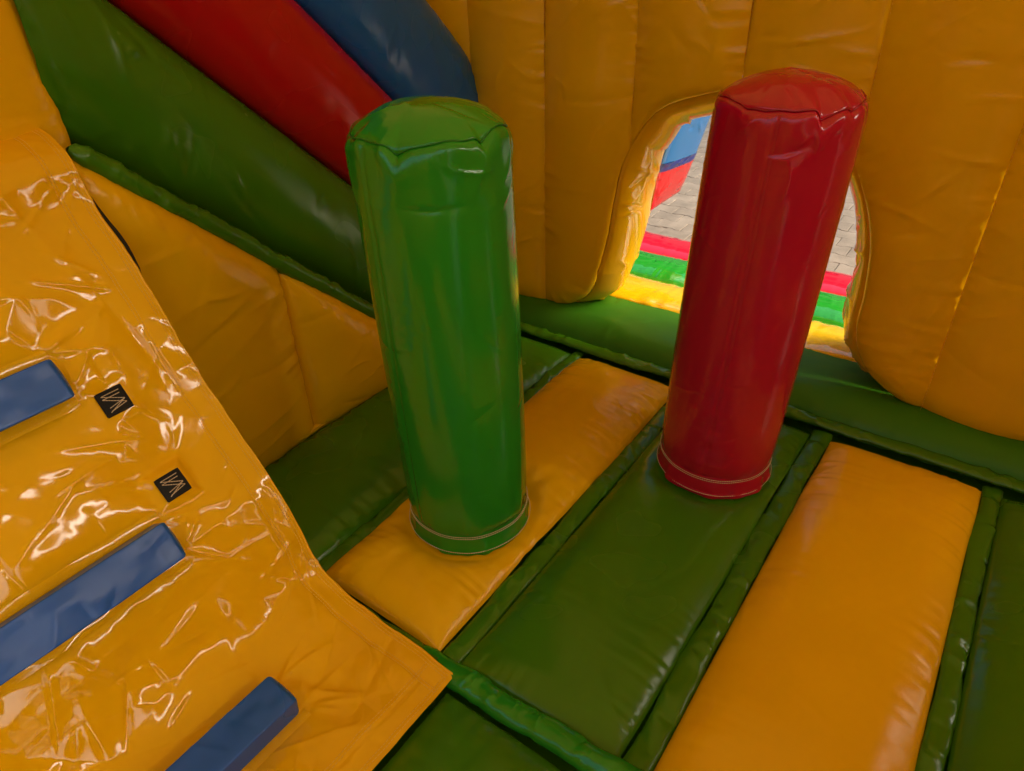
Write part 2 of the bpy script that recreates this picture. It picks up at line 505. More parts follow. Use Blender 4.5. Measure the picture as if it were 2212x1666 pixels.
def wall_offset(x, z, d, s, k):
    """how far the skin stands out of the seam plane towards the room"""
    xa, xb = SEAMS[k], SEAMS[k+1]
    u = np.clip((x-xa)/(xb-xa), 0, 1)
    off = .042*np.clip(1-(2*u-1)**2, 0, 1)**.85
    r = .045+.09*np.clip((.42-z)/.25, 0, 1)
    edge = np.sqrt(np.clip(1-(1-np.clip(d/r, 0, 1))**2, 0, 1))
    off = off*(.35+.65*edge)-(1-edge)*(.0+.07*np.clip((.30-z)/.25, 0, 1))
    ds = np.minimum(np.abs(x-xa), np.abs(x-xb))
    off = off+pucker(z, ds, .032, .0075, .06, 400+k)
    off = off+pucker(s, d, .035, .010, .07, 440)*np.clip(d/.02, 0, 1)
    return off


for k in range(len(SEAMS)-1):
    xa, xb = SEAMS[k], SEAMS[k+1]
    vis = -2.1 < xa < .3
    rs = .009 if vis else .03
    nx = int((xb-xa)/rs)+1; nz = int((ZTOP)/rs)+1
    gx = np.linspace(xa, xb, nx); gz = np.linspace(.0, ZTOP, nz)
    GX, GZz = np.meshgrid(gx, gz, indexing='ij')
    ins = ~in_hole(GX, GZz)
    F = gridF(nx, nz)
    keep = ins.ravel()[F].sum(1) >= 1
    F = F[keep]
    d, s, bx, bz = near_outline(GX, GZz)
    x = GX.ravel().copy(); z = GZz.ravel().copy()
    out = ~ins.ravel()
    x[out] = bx[out]; z[out] = bz[out]; d[out] = 0
    x = np.clip(x, xa, xb)
    off = wall_offset(x, z, d, s, k)
    if vis:
        off += creases(x, z, 26, 500+k, L=(.12, .5), W=(.004, .014), A=(.0015, .0055), ang=.25, spread=.5)
        off += creases(x, z, 10, 520+k, L=(.1, .3), W=(.005, .012), A=(.001, .004))
        off += .006*fbm(x/.35, z/.35, 540+k, 2)
    V = np.stack([x, WY-off, z], -1)
    used = np.unique(F); remap = np.full(len(V), -1); remap[used] = np.arange(len(used))
    mesh_obj("wall_panel", V[used], remap[F], M_yel, wall)

# stitching along the vertical seams
for k in range(1, 8):
    xs = SEAMS[k]
    zz = np.linspace(.02, ZTOP, 300)
    h = in_hole(np.full_like(zz, xs), zz)
    zz = zz[~h]
    if len(zz) < 5:
        continue
    stitches("seam_stitching", np.stack([zz*0+xs+.003, zz*0+WY-.005, zz], -1), (0, -1, 0), M_ythread, wall, pitch=.012, length=.008, wd=.0016, lift=.002)

# lining of the doorway: wrinkled sleeve between inner and outer skin
i0 = np.searchsorted(OUT[:, 0], -1.9); sel = (OUTs > OUTs[np.argmin(np.hypot(OUT[:, 0]+1.75, OUT[:, 1]-.04))]) & (OUTs < OUTs[np.argmin(np.hypot(OUT[:, 0]-.4, OUT[:, 1]-.035))])
LO = OUT[sel]; ss = np.linspace(OUTs[sel][0], OUTs[sel][-1], 520)
lx = np.interp(ss, OUTs, OUT[:, 0]); lz = np.interp(ss, OUTs, OUT[:, 1])
tx = np.gradient(lx, ss); tz = np.gradient(lz, ss); ln = np.hypot(tx, tz); nxn = tz/ln; nzn = -tx/ln     # towards the opening
dep = np.linspace(0, 1, 60)
S_, D_ = np.meshgrid(ss, dep, indexing='ij')
bul = (.035+.035*np.clip((lz-.08)/.12, 0, 1)+.012*np.clip((lz-.8)/.25, 0, 1))[:, None]*np.sin(math.pi*np.clip(D_, 0, 1))**.6
wr = .010*np.abs(vnoise(S_/.13+D_*.8, D_*1.3, 611))*np.sin(math.pi*D_)+creases(S_, D_*.34, 90, 612, L=(.08, .26), W=(.006, .016), A=(.004, .013), ang=math.pi/2+.5, spread=.45)*np.clip(np.minimum(D_, 1-D_)*6, 0, 1)
LX = lx[:, None]+(bul+wr)*nxn[:, None]; LZ = lz[:, None]+(bul+wr)*nzn[:, None]
LY = WY-.012+(.012+.07*np.clip((.30-lz)/.25, 0, 1))[:, None]*(1-D_)+.34*D_
grid_obj("doorway_lining", np.stack([LX, LY, LZ], -1), M_yelgloss, wall)
e = np.stack([lx+.002*nxn, WY+.001+.07*np.clip((.30-lz)/.25, 0, 1), lz+.002*nzn], -1)
sweep("edge_seam", e, .0014, M_yel, wall, n=6)
# outer skin of the wall
ox = np.array([-2.6, 2.0])
Vo, Fo = [], []
gx = np.linspace(-2.42, 1.62, 102); gz = np.linspace(0, ZTOP, 60)
GX, GZz = np.meshgrid(gx, gz, indexing='ij'); ins = ~in_hole(GX, GZz)
F = gridF(102, 60); F = F[ins.ravel()[F].sum(1) >= 1][:, ::-1]
d, s, bx, bz = near_outline(GX, GZz); x = GX.ravel().copy(); z = GZz.ravel().copy(); out = ~ins.ravel(); x[out] = bx[out]; z[out] = bz[out]
V = np.stack([x, np.full_like(x, WY+.40), z], -1); used = np.unique(F); remap = np.full(len(V), -1); remap[used] = np.arange(len(used))
mesh_obj("outer_skin", V[used], remap[F], M_yel, wall)
mesh_obj("top_edge", [(-2.42, WY-.05, ZTOP), (1.62, WY-.05, ZTOP), (1.62, WY+.4, ZTOP), (-2.42, WY+.4, ZTOP)], [(0, 1, 2, 3)], M_yel, wall)

# ------------------------------------------------------------------ the two pillars


def pillar(label, col, mat, pos, r, ztop, lean, seed, seam_ang, dents, z0=.035):
    root = empty("inflatable_pillar", (pos[0], pos[1], z0), label, "pillar", "pillars standing on the floor panels")
    nt, nz = 190, 230
    th = np.linspace(0, 2*math.pi, nt, endpoint=False); zz = np.linspace(0, 1, nz)
    zz = zz+.04*np.sin(2*math.pi*zz)*-1
    TH, Zt = np.meshgrid(th, zz, indexing='ij')
    zc = z0+.055
    rim = np.interp(TH, np.r_[th, 2*math.pi], np.r_[vnoise(np.cos(th)*2.2, np.sin(th)*2.2, seed), vnoise(2.2, 0, seed)])
    rim2 = vnoise(np.cos(TH)*4.5, np.sin(TH)*4.5, seed+1)
    ztopT = ztop+.009*rim+.003*rim2
    dent = np.zeros_like(TH)
    for da, dw, dz in dents:
        aa = (TH-math.radians(da)+math.pi) % (2*math.pi)-math.pi
        dent = dent+dz*np.where(aa > 0, np.exp(-aa/math.radians(dw)), np.exp(-(aa/math.radians(dw*.35))**2))
    ztopT = ztopT-dent
    Z = zc+(ztopT-zc)*Zt
    S = TH*r
    d_top = ztopT-Z
    R = r*(1+.012*np.sin(math.pi*Zt))
    R = R-.015*np.exp(-d_top/.008)                              # turns in to the cap seam
    R = R-.010*np.exp(-(Z-zc)/.02)                              # pinched above the base flange
    nn = -np.abs(vnoise(np.cos(TH)*2.6+Z*3, np.sin(TH)*2.6, seed+5))+.4-.5*np.abs(vnoise(np.cos(TH)*6, np.sin(TH)*6+Z*4, seed+6))
    R = R+.009*(nn+.12)*np.exp(-d_top/.05)
    R = R+.3*dent*np.exp(-((d_top-.04)/.03)**2)-.25*dent*np.exp(-d_top/.02)
    nb = vnoise(np.cos(TH)*6, np.sin(TH)*6, seed+7)
    R = R+.005*nb*np.exp(-(Z-zc)/.06)
    # long faint dents, plus creases sloping down from the seams
    h = creases(S, Z, 60, seed+24, L=(.03, .14), W=(.003, .007), A=(.0005, .0018), ang=.4, spread=.6)
    h += creases(S, Z, 30, seed+20, L=(.06, .3), W=(.004, .010), A=(.0006, .0028), ang=.15, spread=.5)
    h += creases(S, Z, 16, seed+21, L=(.05, .2), W=(.008, .02), A=(.002, .006), box=(0, 2*math.pi*r, ztop-.16, ztop-.02))
    h += .0018*vnoise(np.cos(TH)*1.6+Z*1.5, np.sin(TH)*1.6, seed+9)
    dsm = np.abs((TH-seam_ang+math.pi) % (2*math.pi)-math.pi)*r
    h -= .004*np.exp(-(dsm/.004)**2)
    h += pucker(Z, dsm, .045, .0022, .05, seed+12)
    h *= np.clip(d_top/.015, 0, 1)
    R = R+h
    f = (Z-z0)/(ztop-z0)
    cxp = pos[0]+lean[0]*f; cyp = pos[1]+lean[1]*f
    P = np.stack([cxp+R*np.cos(TH), cyp+R*np.sin(TH), Z], -1)
    grid_obj("body", P, mat, root, wrap=True)
    # cap
    rt = R[:, -1]; zt = Z[:, -1]
    q = np.linspace(0, 1, 46)
    TH2, Q = np.meshgrid(th, q, indexing='ij')
    rm = rt.mean(); rr = rm*(1-Q)+(rt-rm)[:, None]*np.exp(-Q/.10)*(1-Q)+.015*np.exp(-Q/.4)*(1-np.exp(-Q/.035))
    dome = .058*(1-(1-Q)**2.5)
    wob = .009*(.3-np.abs(vnoise(np.cos(TH2)*2.6+9, np.sin(TH2)*2.6+Q*1.5, seed+31))-.5*np.abs(vnoise(np.cos(TH2)*5+9+Q*2, np.sin(TH2)*5, seed+32)))*np.exp(-Q/.25)*np.clip(Q/.04, 0, 1)
    X2 = pos[0]+lean[0]+rr*np.cos(TH2); Y2 = pos[1]+lean[1]+rr*np.sin(TH2)
    crs = creases(X2, Y2, 26, seed+33, L=(.06, .22), W=(.010, .03), A=(.001, .005))*np.clip(Q/.1, 0, 1)
    zm = zt.mean(); Z2 = zm+(zt-zm)[:, None]*np.exp(-Q/.14)+dome+wob+crs-.004*np.exp(-Q/.02)
    grid_obj("cap", np.stack([X2, Y2, Z2], -1), mat, root, wrap=True)
    k_ = np.r_[np.arange(nt), 0]
    rim_pts = np.stack([cxp[k_, -1]+(rt[k_]+.004)*np.cos(th[k_]), cyp[k_, -1]+(rt[k_]+.004)*np.sin(th[k_]), zt[k_]+.001], -1)
    sweep("cap_seam", rim_pts, .0015, M_seamgrn if col == "green" else M_seamred, root, n=6)  # darker cord paints the groove shade along the rim
    # base flange
    q = np.linspace(0, 1, 16)
    TH3, Q = np.meshgrid(th, q, indexing='ij')
    R3 = r*.965+.009*(1-Q)+.004*vnoise(np.cos(TH3)*5, np.sin(TH3)*5, seed+41)*(1-Q)*2+.003*np.exp(-((Q-.12)/.06)**2)
    Z3 = z0-.012+(zc+.012-z0+.012)*Q+.004*vnoise(np.cos(TH3)*3, np.sin(TH3)*3, seed+42)*(1-Q)
    fl = grid_obj("base_flange", np.stack([pos[0]+R3*np.cos(TH3), pos[1]+R3*np.sin(TH3), Z3], -1), mat, root, wrap=True)
    for zq, rq in ((zc-.003, r*.965+.004), (zc+.004, r*.965+.004), (z0+.002, r*.965+.0115)):
        pts = np.stack([pos[0]+rq*np.cos(np.r_[th, th[:1]]), pos[1]+rq*np.sin(np.r_[th, th[:1]]), zq+.002*vnoise(np.cos(np.r_[th, th[:1]])*3, np.sin(np.r_[th, th[:1]])*3, seed+42)], -1)
        nr = pts-np.array([pos[0], pos[1], 0]); nr[:, 2] = 0
        stitches("stitching", pts, nr, M_thread, fl, pitch=.007, length=.0055, wd=.002, lift=.002)
    return root


pillar("green glossy inflatable pillar on the yellow floor panel", "green", M_grngloss, (-1.103, 1.228), .187, 1.222, (-.014, -.015), 71, math.radians(-100), [(-72, 15, .022), (-8, 10, .014), (-130, 14, .006), (40, 20, .012), (120, 20, .012)])
pillar("red glossy inflatable pillar standing before the arched doorway", "red", M_redgloss, (-.556, 1.886), .184, 1.217, (.036, .014), 83, math.radians(-82), [(-48, 11, .024), (-105, 16, .007), (-20, 9, .010), (50, 20, .012), (150, 20, .015)])

# ------------------------------------------------------------------ slide along the left: yellow base, slanting tubes
slide = empty("slide", (-1.95, 1.4, 0), "inflatable slide side with slanting green, red and blue tubes over a yellow base", "slide")
SX = -1.9
SX2 = -2.09


def slant_tube(name, c0, c1, y0, y1, bul, mat, seed, label):
    ny = int((y1-y0)/.009); ncc = 56
    Yq, Tq = np.meshgrid(np.linspace(y0, y1, ny), np.linspace(0, 1, ncc), indexing='ij')
    ph = math.pi*Tq
    Cq = (c0+c1)/2-(c1-c0)/2*np.cos(ph)
    Zq = Cq-.96*Yq
    sl = Yq*1.386; ac = (Cq-c0)/1.386
    off = bul*np.sin(ph)**.9
    dd = np.minimum(ac, (c1-c0)/1.386-ac)
    h = pucker(sl, dd, .06, .005, .06, seed)+creases(sl, ac, 30, seed+3, L=(.1, .4), W=(.006, .016), A=(.0015, .006), ang=.9, spread=.7)
    h += pucker(Cq, Yq-y0, .07, .012, .14, seed+5)+.006*fbm(sl/.3, ac/.3, seed+6, 2)
    h += creases(sl, ac, 16, seed+8, L=(.1, .3), W=(.008, .016), A=(.004, .010), box=(y0*1.386, y0*1.386+.5, 0, .38))
    off = off+h*np.sin(ph)**.5
    o = grid_obj(name, np.stack([SX2+off, Yq, Zq], -1), mat, slide, flip=False)
    o["label"] = label
    return o


slant_tube("slide_tube", 1.935, 2.48, .80, 2.10, .125, M_grn, 801, "wrinkled dark green slanting tube, lowest of the three")
slant_tube("slide_tube", 2.48, 3.005, .80, 2.53, .125, M_red, 811, "dark red slanting tube between the green and blue tubes")
slant_tube("slide_tube", 3.005, 3.555, .80, 2.53, .115, M_blu, 821, "dark blue slanting tube, highest of the three")
yy = np.linspace(.765, 2.02, 170)
tr = np.stack([np.full_like(yy, SX+.012), yy, 1.905-.96*yy], -1)
tr[:, 2] += .004*vnoise(yy/.1, yy*0, 831)
sweep("trim_roll", tr, .003+.026*np.clip((yy-.765)/.03, 0, 1)**.5, M_grn, slide, n=18, seed=832, amp=.004, wl=.03)
# yellow base panels
for k, (ya, yb) in enumerate([(.748, 1.262), (1.262, 1.96)]):
    ny = int((yb-ya)/.008); nz = 120
    Yq, Tq = np.meshgrid(np.linspace(ya, yb, ny), np.linspace(0, 1, nz), indexing='ij')
    zt = np.clip(1.885-.96*Yq, .03, None)
    Zq = -.03+(zt+.03)*Tq
    db = Zq+.03; dt = (zt-Zq)*.72; dsm = np.minimum(np.abs(Yq-ya)+(.05 if k == 0 else 0), np.abs(Yq-yb)+(.3 if k == 1 else 0))
    q = lambda d, r: np.sqrt(np.clip(1-(1-np.clip(d/r, 0, 1))**2, 0, 1))
    off = .085*q(dsm, .32)*q(db, .25)*q(dt, .12)-.03*(1-q(db, .06))
    h = pucker(Yq*1.386, dt, .035, .007, .07, 851+k)+pucker(Zq, np.abs(dsm), .045, .006, .07, 861+k)+pucker(Yq, db, .04, .008, .06, 871+k)
    h += creases(Yq, Zq, 30, 881+k, L=(.12, .5), W=(.006, .016), A=(.0015, .005), ang=.25, spread=.35)+.005*fbm(Yq/.3, Zq/.3, 885+k, 2)
    off = off+h*np.clip(np.minimum(db, dt)/.03, 0, 1)
    grid_obj("base_panel", np.stack([SX+.005+off, Yq, Zq], -1), M_yel, slide)
yy = np.linspace(.75, 1.95, 120)
hem = np.stack([np.full_like(yy, SX+.018)+.004*vnoise(yy/.1, yy*0, 890), yy, np.full_like(yy, .012)+.006*vnoise(yy/.08, yy*0, 891)], -1)
sweep("bottom_hem", hem, .013, M_yel, slide, n=8, seed=892, amp=.003)
stitches("hem_stitching", hem+np.array([.012, 0, .008]), (.7, 0, .7), M_ythread, slide, wd=.002)
zq = np.linspace(.02, .66, 80)
stitches("seam_stitching", np.stack([np.full_like(zq, SX+.01), np.full_like(zq, 1.264), zq], -1), (1, 0, 0), M_ythread, slide, pitch=.012, length=.008, wd=.002)
# ------------------------------------------------------------------ yellow panel above the climbing sheet
post = empty("inflatable_panel", (-1.95, .2, 1.1), "upright yellow inflatable panel above the climbing sheet, beside the green tube", "wall")
for ya, yb, sd_ in ((.25, .822, 901), (-.5, .25, 902), (-1.2, -.5, 903)):
    Yq, Zq = np.meshgrid(np.linspace(ya, yb, 70), np.linspace(1.05, 2.35, 150), indexing='ij')
    u = (Yq-ya)/(yb-ya)
    off = .05*np.sqrt(np.clip(1-(2*u-1)**2, 0, 1))*np.sqrt(np.clip(1-(1-np.clip((Zq-1.05)/.2, 0, 1))**2, 0, 1))
    h = pucker(Zq, np.minimum(u, 1-u)*(yb-ya), .05, .006, .08, sd_)+creases(Yq, Zq, 24, sd_+10, L=(.1, .4), A=(.002, .006), ang=.3, spread=.5)
    grid_obj("panel", np.stack([SX-.10+off+h, Yq, Zq], -1), M_yel, post)

# ------------------------------------------------------------------ climbing sheet
prof = np.array([(-.775, .012), (-.88, .028), (-1.02, .045), (-1.15, .07), (-1.245, .13), (-1.32, .25), (-1.405, .40), (-1.57, .62), (-1.72, .88), (-1.815, 1.06), (-1.85, 1.15), (-1.92, 1.20), (-2.02, 1.22), (-2.12, 1.225)])
pc = catmull(prof, 20)
pS = np.r_[0, np.cumsum(np.hypot(*np.diff(pc, axis=0).T))]
SL = pS[-1]


def prof_at(s):
    x = np.interp(s, pS, pc[:, 0]); z = np.interp(s, pS, pc[:, 1])
    e = .03
    tx = np.interp(s+e, pS, pc[:, 0])-np.interp(s-e, pS, pc[:, 0]); tz = np.interp(s+e, pS, pc[:, 1])-np.interp(s-e, pS, pc[:, 1])
    l = np.hypot(tx, tz)+1e-9
    tx, tz = tx/l, tz/l
    n = np.stack([tz, np.zeros_like(tz), -tx], -1)
    n = np.where(n[..., 2:3] < 0, -n, n)
    return x, z, n, np.stack([tx, np.zeros_like(tx), tz], -1)


ramp = empty("climbing_sheet", (-1.2, .2, 0), "crumpled glossy yellow climbing sheet with blue padded steps, sloping up to the left", "climbing ramp")
STEPS = [(.28, 'lowest'), (.79, 'middle'), (1.235, 'highest')]
Y1 = .75
Y0 = -.75


def edge_y(s):
    return Y1+.010*vnoise(s/.22, s*0, 951)-.004*np.abs(vnoise(s/.06, s*0, 952))


def facets(s, y, cell, ang, sd):
    """crumple of flat facets: random heights on a warped triangle lattice, joined by straight folds"""
    u = (s*math.cos(ang)+y*math.sin(ang))/cell; v = (-s*math.sin(ang)+y*math.cos(ang))/cell
    wu = .9*vnoise(u*.45, v*.45, sd+1); wv = .9*vnoise(u*.45, v*.45, sd+2)
    u, v = u+wu, v+wv
    ui = np.floor(u).astype(int); vi = np.floor(v).astype(int); fu = u-ui; fv = v-vi
    T = lambda a, b: _tab[(a+sd*13) & 255, (b+sd*7) & 255]
    a, b, c, d = T(ui, vi), T(ui+1, vi), T(ui, vi+1), T(ui+1, vi+1)
    flip = T(ui+91, vi+37) > 0
    h1 = np.where(fu+fv < 1, a+(b-a)*fu+(c-a)*fv, d+(c-d)*(1-fu)+(b-d)*(1-fv))
    h2 = np.where(fu > fv, a+(b-a)*fu+(d-b)*fv, a+(d-c)*fu+(c-a)*fv)
    return np.where(flip, h1, h2)


def sheet_h(s, y):
    h = .014*fbm(s/.33, y/.33, 961, 2)
    rid = lambda f, sd: 1-np.abs(fbm(s*f+.5*vnoise(s*3, y*3, sd), y*f+.5*vnoise(s*3, y*3, sd+1), sd+2, 2))
    h = h+.012*facets(s, y, .17, .5, 971)+.0055*facets(s, y, .088, 1.3, 981)+.0012*facets(s, y, .042, 2.2, 991)
    h = h+CR(s, y)
    return h


def CR(s, y):
    c = creases(s, y, 40, 1001, L=(.18, .55), W=(.008, .03), A=(.003, .009), bend=.25)
    c = c+creases(s, y, 150, 1002, L=(.09, .30), W=(.004, .013), A=(.0015, .0055), bend=.25)
    r = np.random.default_rng(1003)
    for cs, cyy in [(.84, .47), (.75, .48), (1.30, .47), (1.2, .48), (.33, .47), (.24, .46)]:       # creases fanning out of the step corners
        for q in range(5):
            a = r.uniform(-1.2, 1.4); L_ = r.uniform(.1, .26)
            ds = s-cs; dy = y-cyy
            al = ds*math.sin(a)+dy*math.cos(a); ac = ds*math.cos(a)-dy*math.sin(a)
            c = c+r.uniform(.004, .009)*np.clip(1-al/L_, 0, 1)*(al > 0)*np.clip(al/.02, 0, 1)*np.exp(-np.abs(ac)/(.006+.05*np.clip(al, 0, 1)))
    return c


ns, ny = int(SL/.0045), 330
S_, Tq = np.meshgrid(np.linspace(0, SL, ns), np.linspace(0, 1, ny), indexing='ij')
Yq = Y0+(edge_y(S_)-Y0)*Tq
H_ = sheet_h(S_, Yq)
hemd = np.minimum(edge_y(S_)-Yq, S_)
H_ = H_*np.clip(.35+hemd/.08*.65, .35, 1)+pucker(S_+Yq, hemd, .05, .006, .05, 1011)
H_ = H_-.0025*np.exp(-((hemd-.062)/.005)**2)
for sc_, nm in STEPS:                                                              # pulled flat along the step seams
    k = np.exp(-((S_-sc_)/.085)**4)*(1/(1+np.exp((Yq-.485)/.012)))
    H_ = H_*(1-k)
    for q in (-.062, .062):
        H_ = H_-.006*np.exp(-((S_-sc_-q)/.012)**2)*(1/(1+np.exp((Yq-.48)/.01)))
PATCH = [(1.138, .540, .25), (.894, .541, .18)]
for ps, py, pa in PATCH:
    k = np.exp(-(np.maximum(np.abs(S_-ps), np.abs(Yq-py))/.05)**6)
    H_ = H_*(1-k)+.004*k
px, pz, pn, pt = prof_at(S_)
Pb = np.stack([px, Yq, pz], -1)
fade = np.clip((SL-S_)/.2, .15, 1)
SHEET = Pb+pn*(H_*fade)[..., None]
SHEET[..., 2] = np.maximum(SHEET[..., 2], .004)
sheet = grid_obj("sheet", SHEET, M_sheet, ramp, flip=True)


def on_sheet(s, y, lift=0.0):
    i = np.clip(s/SL*(ns-1), 0, ns-1.001); t = (y-Y0)/(edge_y(s)-Y0)
    j = np.clip(t*(ny-1), 0, ny-1.001)
    i0 = i.astype(int); j0 = j.astype(int); fi = (i-i0)[..., None]; fj = (j-j0)[..., None]
    p = (SHEET[i0, j0]*(1-fi)+SHEET[i0+1, j0]*fi)*(1-fj)+(SHEET[i0, j0+1]*(1-fi)+SHEET[i0+1, j0+1]*fi)*fj
    n = prof_at(s)[2]
    return p+n*lift, n


for off in (.012, .020, .058, .066):                                               # hem stitching
    s = np.linspace(.012, SL-.05, 400); y = edge_y(s)-off
    p, n = on_sheet(s, y, .0005)
    stitches("hem_stitching", p, n, M_ythread, ramp, pitch=.009, length=.0065, wd=.0016)
for off in (.012, .02, .07, .078):
    y = np.linspace(Y0, Y1-.02, 300); s = np.full_like(y, off)
    p, n = on_sheet(s, y, .0005)
    stitches("hem_stitching", p, n, M_ythread, ramp, pitch=.009, length=.0065, wd=.0016)
s = np.linspace(0, SL-.03, 500)
p, n = on_sheet(s, edge_y(s)-.001, -.002)
sweep("edge_fold", p, .004, M_sheet, ramp, n=6)

# blue padded steps: long box, rounded edges, slightly puckered cover
for si, (s0, nm) in enumerate(STEPS):
    ya, yb = -.22, (.452 if si == 0 else .463)
    x, z, n, t = prof_at(np.array(s0)); x = float(x); z = float(z)
    hw, ht = .049, .062
    cs = []
    rr = .004
    for (a0, cxx, cyy) in ((math.pi, -hw+rr, ht-rr), (math.pi/2, hw-rr, ht-rr)):
        for a in np.linspace(0, math.pi/2, 6):
            cs.append((cxx+rr*math.cos(a0-a), cyy+rr*math.sin(a0-a)))
    cs = [(-hw, -.012)]+[(-hw, v) for v in np.linspace(.01, ht-rr-.006, 4)]+cs+[(hw, v) for v in np.linspace(ht-rr-.006, .01, 4)]+[(hw, -.012)]
    mid = len(cs)//2
    # widen the flat top with extra points
    top = [(q, ht) for q in np.linspace(-hw+rr+.006, hw-rr-.006, 10)]
    cs = np.array(cs[:mid]+top+cs[mid:])
    nc = len(cs)
    yn = np.linspace(ya, yb, 150)
    Cq, Yg = np.meshgrid(np.arange(nc), yn, indexing='ij')
    u = cs[:, 0][Cq]; v = cs[:, 1][Cq]
    bulge = .005*fbm(u/.12, Yg/.2, 1100+si, 2)+.002*vnoise(u/.03, Yg/.05, 1110+si)+creases(u, Yg, 14, 1120+si, L=(.05, .18), W=(.005, .01), A=(.001, .003))
    e = np.clip((yb-Yg)/.012, 0, 1); sh = np.sqrt(np.clip(1-(1-e)**2, 0, 1))
    u2 = u*(.93+.07*sh)*(1+.02*vnoise(Yg/.2, Yg*0, 1130+si)); v2 = np.where(v > 0, v*(.9+.1*sh)+bulge, v)
    P = np.array([x, 0, z])+u2[..., None]*t+v2[..., None]*n
    P[..., 1] += Yg
    st = grid_obj("step", P, M_blustep, ramp)
    st["label"] = "blue padded step, %s of the three" % nm
    # end cap
    ring = P[:, -1]; ctr = np.array([[x, yb+.004, z]])+n*.03
    gridr = np.stack([ring*(1-q)+ctr*q+np.array([0, .006*math.sin(q*1.57), 0]) for q in np.linspace(0, 1, 6)], 1)
    grid_obj("end_face", gridr, M_blustep, st)
    # sewn flange above and below the step
    for dq in (-.062, .062):
        yl = np.linspace(ya, yb+.012, 120)
        a = [on_sheet(np.full_like(yl, s0+dq+w_), yl, l_)[0]+np.array([0, 0, 0]) for w_, l_ in ((-.015, -.001), (-.009, .0025), (.009, .0025), (.015, -.001))]
        grid_obj("sewn_flange", np.stack(a, 0), M_sheet, st)
        for w_ in (-.006, .006):
            p, nn = on_sheet(np.full_like(yl, s0+dq+w_), yl, .003)
            stitches("flange_stitching", p, nn, M_ythread, st, pitch=.008, length=.006, wd=.0018)

# black webbing patches with zigzag thread
for ps, py, pa in PATCH:
    hs = .029
    U_, V_ = np.meshgrid(np.linspace(-hs, hs, 12), np.linspace(-hs*1.05, hs*1.05, 12), indexing='ij')
    bow = .006*(U_/hs)*np.clip(V_/hs*-1, 0, 1)**2
    cu, su = math.cos(.03), math.sin(.03)
    def pt_(u, v, l):
        u = np.asarray(u, float); v = np.asarray(v, float)
        return on_sheet(ps+u, py+v+.0*u, l)
    p, nn = pt_(U_, V_, .004)
    pa_o = grid_obj("webbing_patch", p, M_black, ramp, flip=True)
    pa_o["label"] = "small black webbing square sewn with pale zigzag thread"
    edge = np.concatenate([p[0], p[1:, -1], p[-1, -2::-1], p[-2::-1, 0]])
    sweep("patch_edge", edge, .0025, M_black, pa_o, n=6)
    lines = [((.021, -.020), (.021, .022)), ((.013, -.022), (.013, .020)), ((.021, -.022), (-.004, .024)), ((.013, -.022), (-.013, .024)),
             ((-.004, .024), (-.012, -.020)), ((-.013, .024), (-.020, -.018)), ((-.004, .024), (-.022, -.020))]
    for (a, b) in lines:
        q = np.linspace(0, 1, 14)
        pp, nn = pt_(a[0]+(b[0]-a[0])*q, a[1]+(b[1]-a[1])*q, .0062)
        stitches("zigzag_thread", pp, nn, M_thread, pa_o, pitch=.006, length=.0055, wd=.0022, lift=.0015)

# black closing strip showing along the upper edge of the sheet
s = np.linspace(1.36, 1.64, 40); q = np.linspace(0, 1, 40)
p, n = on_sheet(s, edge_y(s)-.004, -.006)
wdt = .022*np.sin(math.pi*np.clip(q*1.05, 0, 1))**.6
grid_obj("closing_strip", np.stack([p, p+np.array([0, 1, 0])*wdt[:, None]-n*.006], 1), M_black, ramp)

# ------------------------------------------------------------------ wing panel hanging outside, left of the doorway
wing = empty("wing_panel", (-1.5, 3.3, .35), "slanting blue and red inflatable panel hanging outside the doorway", "panel")


def wing_pt(y, h, thick):
    # h: height 0 at the lower edge; leans over towards the doorway as it rises
    x = -1.455+.235*h+.06*h*h
    return x


def wing_part(name, h0, h1, mat, seed, bulge=.02):
    Yq, Hq = np.meshgrid(np.linspace(3.1, 3.52, 60), np.linspace(h0, h1, max(8, int((h1-h0)/.008))), indexing='ij')
    drop = -.10*(Yq-3.1)
    X_ = wing_pt(Yq, Hq, 0)
    u = (Yq-3.1)/.42
    hh = Hq
    zz = .355+hh+drop*np.clip(hh*4, 0, 1)
    off = bulge*np.sqrt(np.clip(1-(2*u-1)**4, 0, 1))*np.sqrt(np.clip(1-(1-np.clip(hh/.15, 0, 1))**2, 0, 1))
    off = off+creases(Yq, Hq, 10, seed, L=(.08, .25), W=(.006, .014), A=(.003, .008), ang=.2, spread=.4)
    return grid_obj(name, np.stack([X_+off, Yq, zz], -1), mat, wing, flip=False)


wing_part("red_section", 0, .22, M_red, 1301)
wing_part("navy_stripe", .22, .262, M_navy, 1302)
wing_part("blue_section", .262, 1.3, M_sky_blue, 1303)
hq = np.linspace(0, 1.3, 60)
X_ = wing_pt(0, hq, 0)
grid_obj("side_band", np.stack([np.stack([X_, np.full_like(hq, 3.1), .355+hq], -1), np.stack([X_-.045, np.full_like(hq, 3.085), .355+hq], -1), np.stack([X_-.10, np.full_like(hq, 3.1), .355+hq+.01], -1)], 0), M_blu, wing)
for nm_, m_, hh in (("back_skin", M_red, np.linspace(0, .22, 12)), ("back_skin", M_blu, np.linspace(.22, 1.3, 40))):
    X_ = wing_pt(0, hh, 0)
    grid_obj(nm_, np.stack([np.stack([X_-.10, np.full_like(hh, 3.1), .355+hh+.01], -1), np.stack([X_-.10, np.full_like(hh, 3.52), .355+hh-.03], -1), np.stack([X_-.04, np.full_like(hh, 3.535), .355+hh-.04*np.clip(hh*4, 0, 1)], -1), np.stack([X_, np.full_like(hh, 3.52), .355+hh-.042*np.clip(hh*4, 0, 1)], -1)], 0), m_, wing)
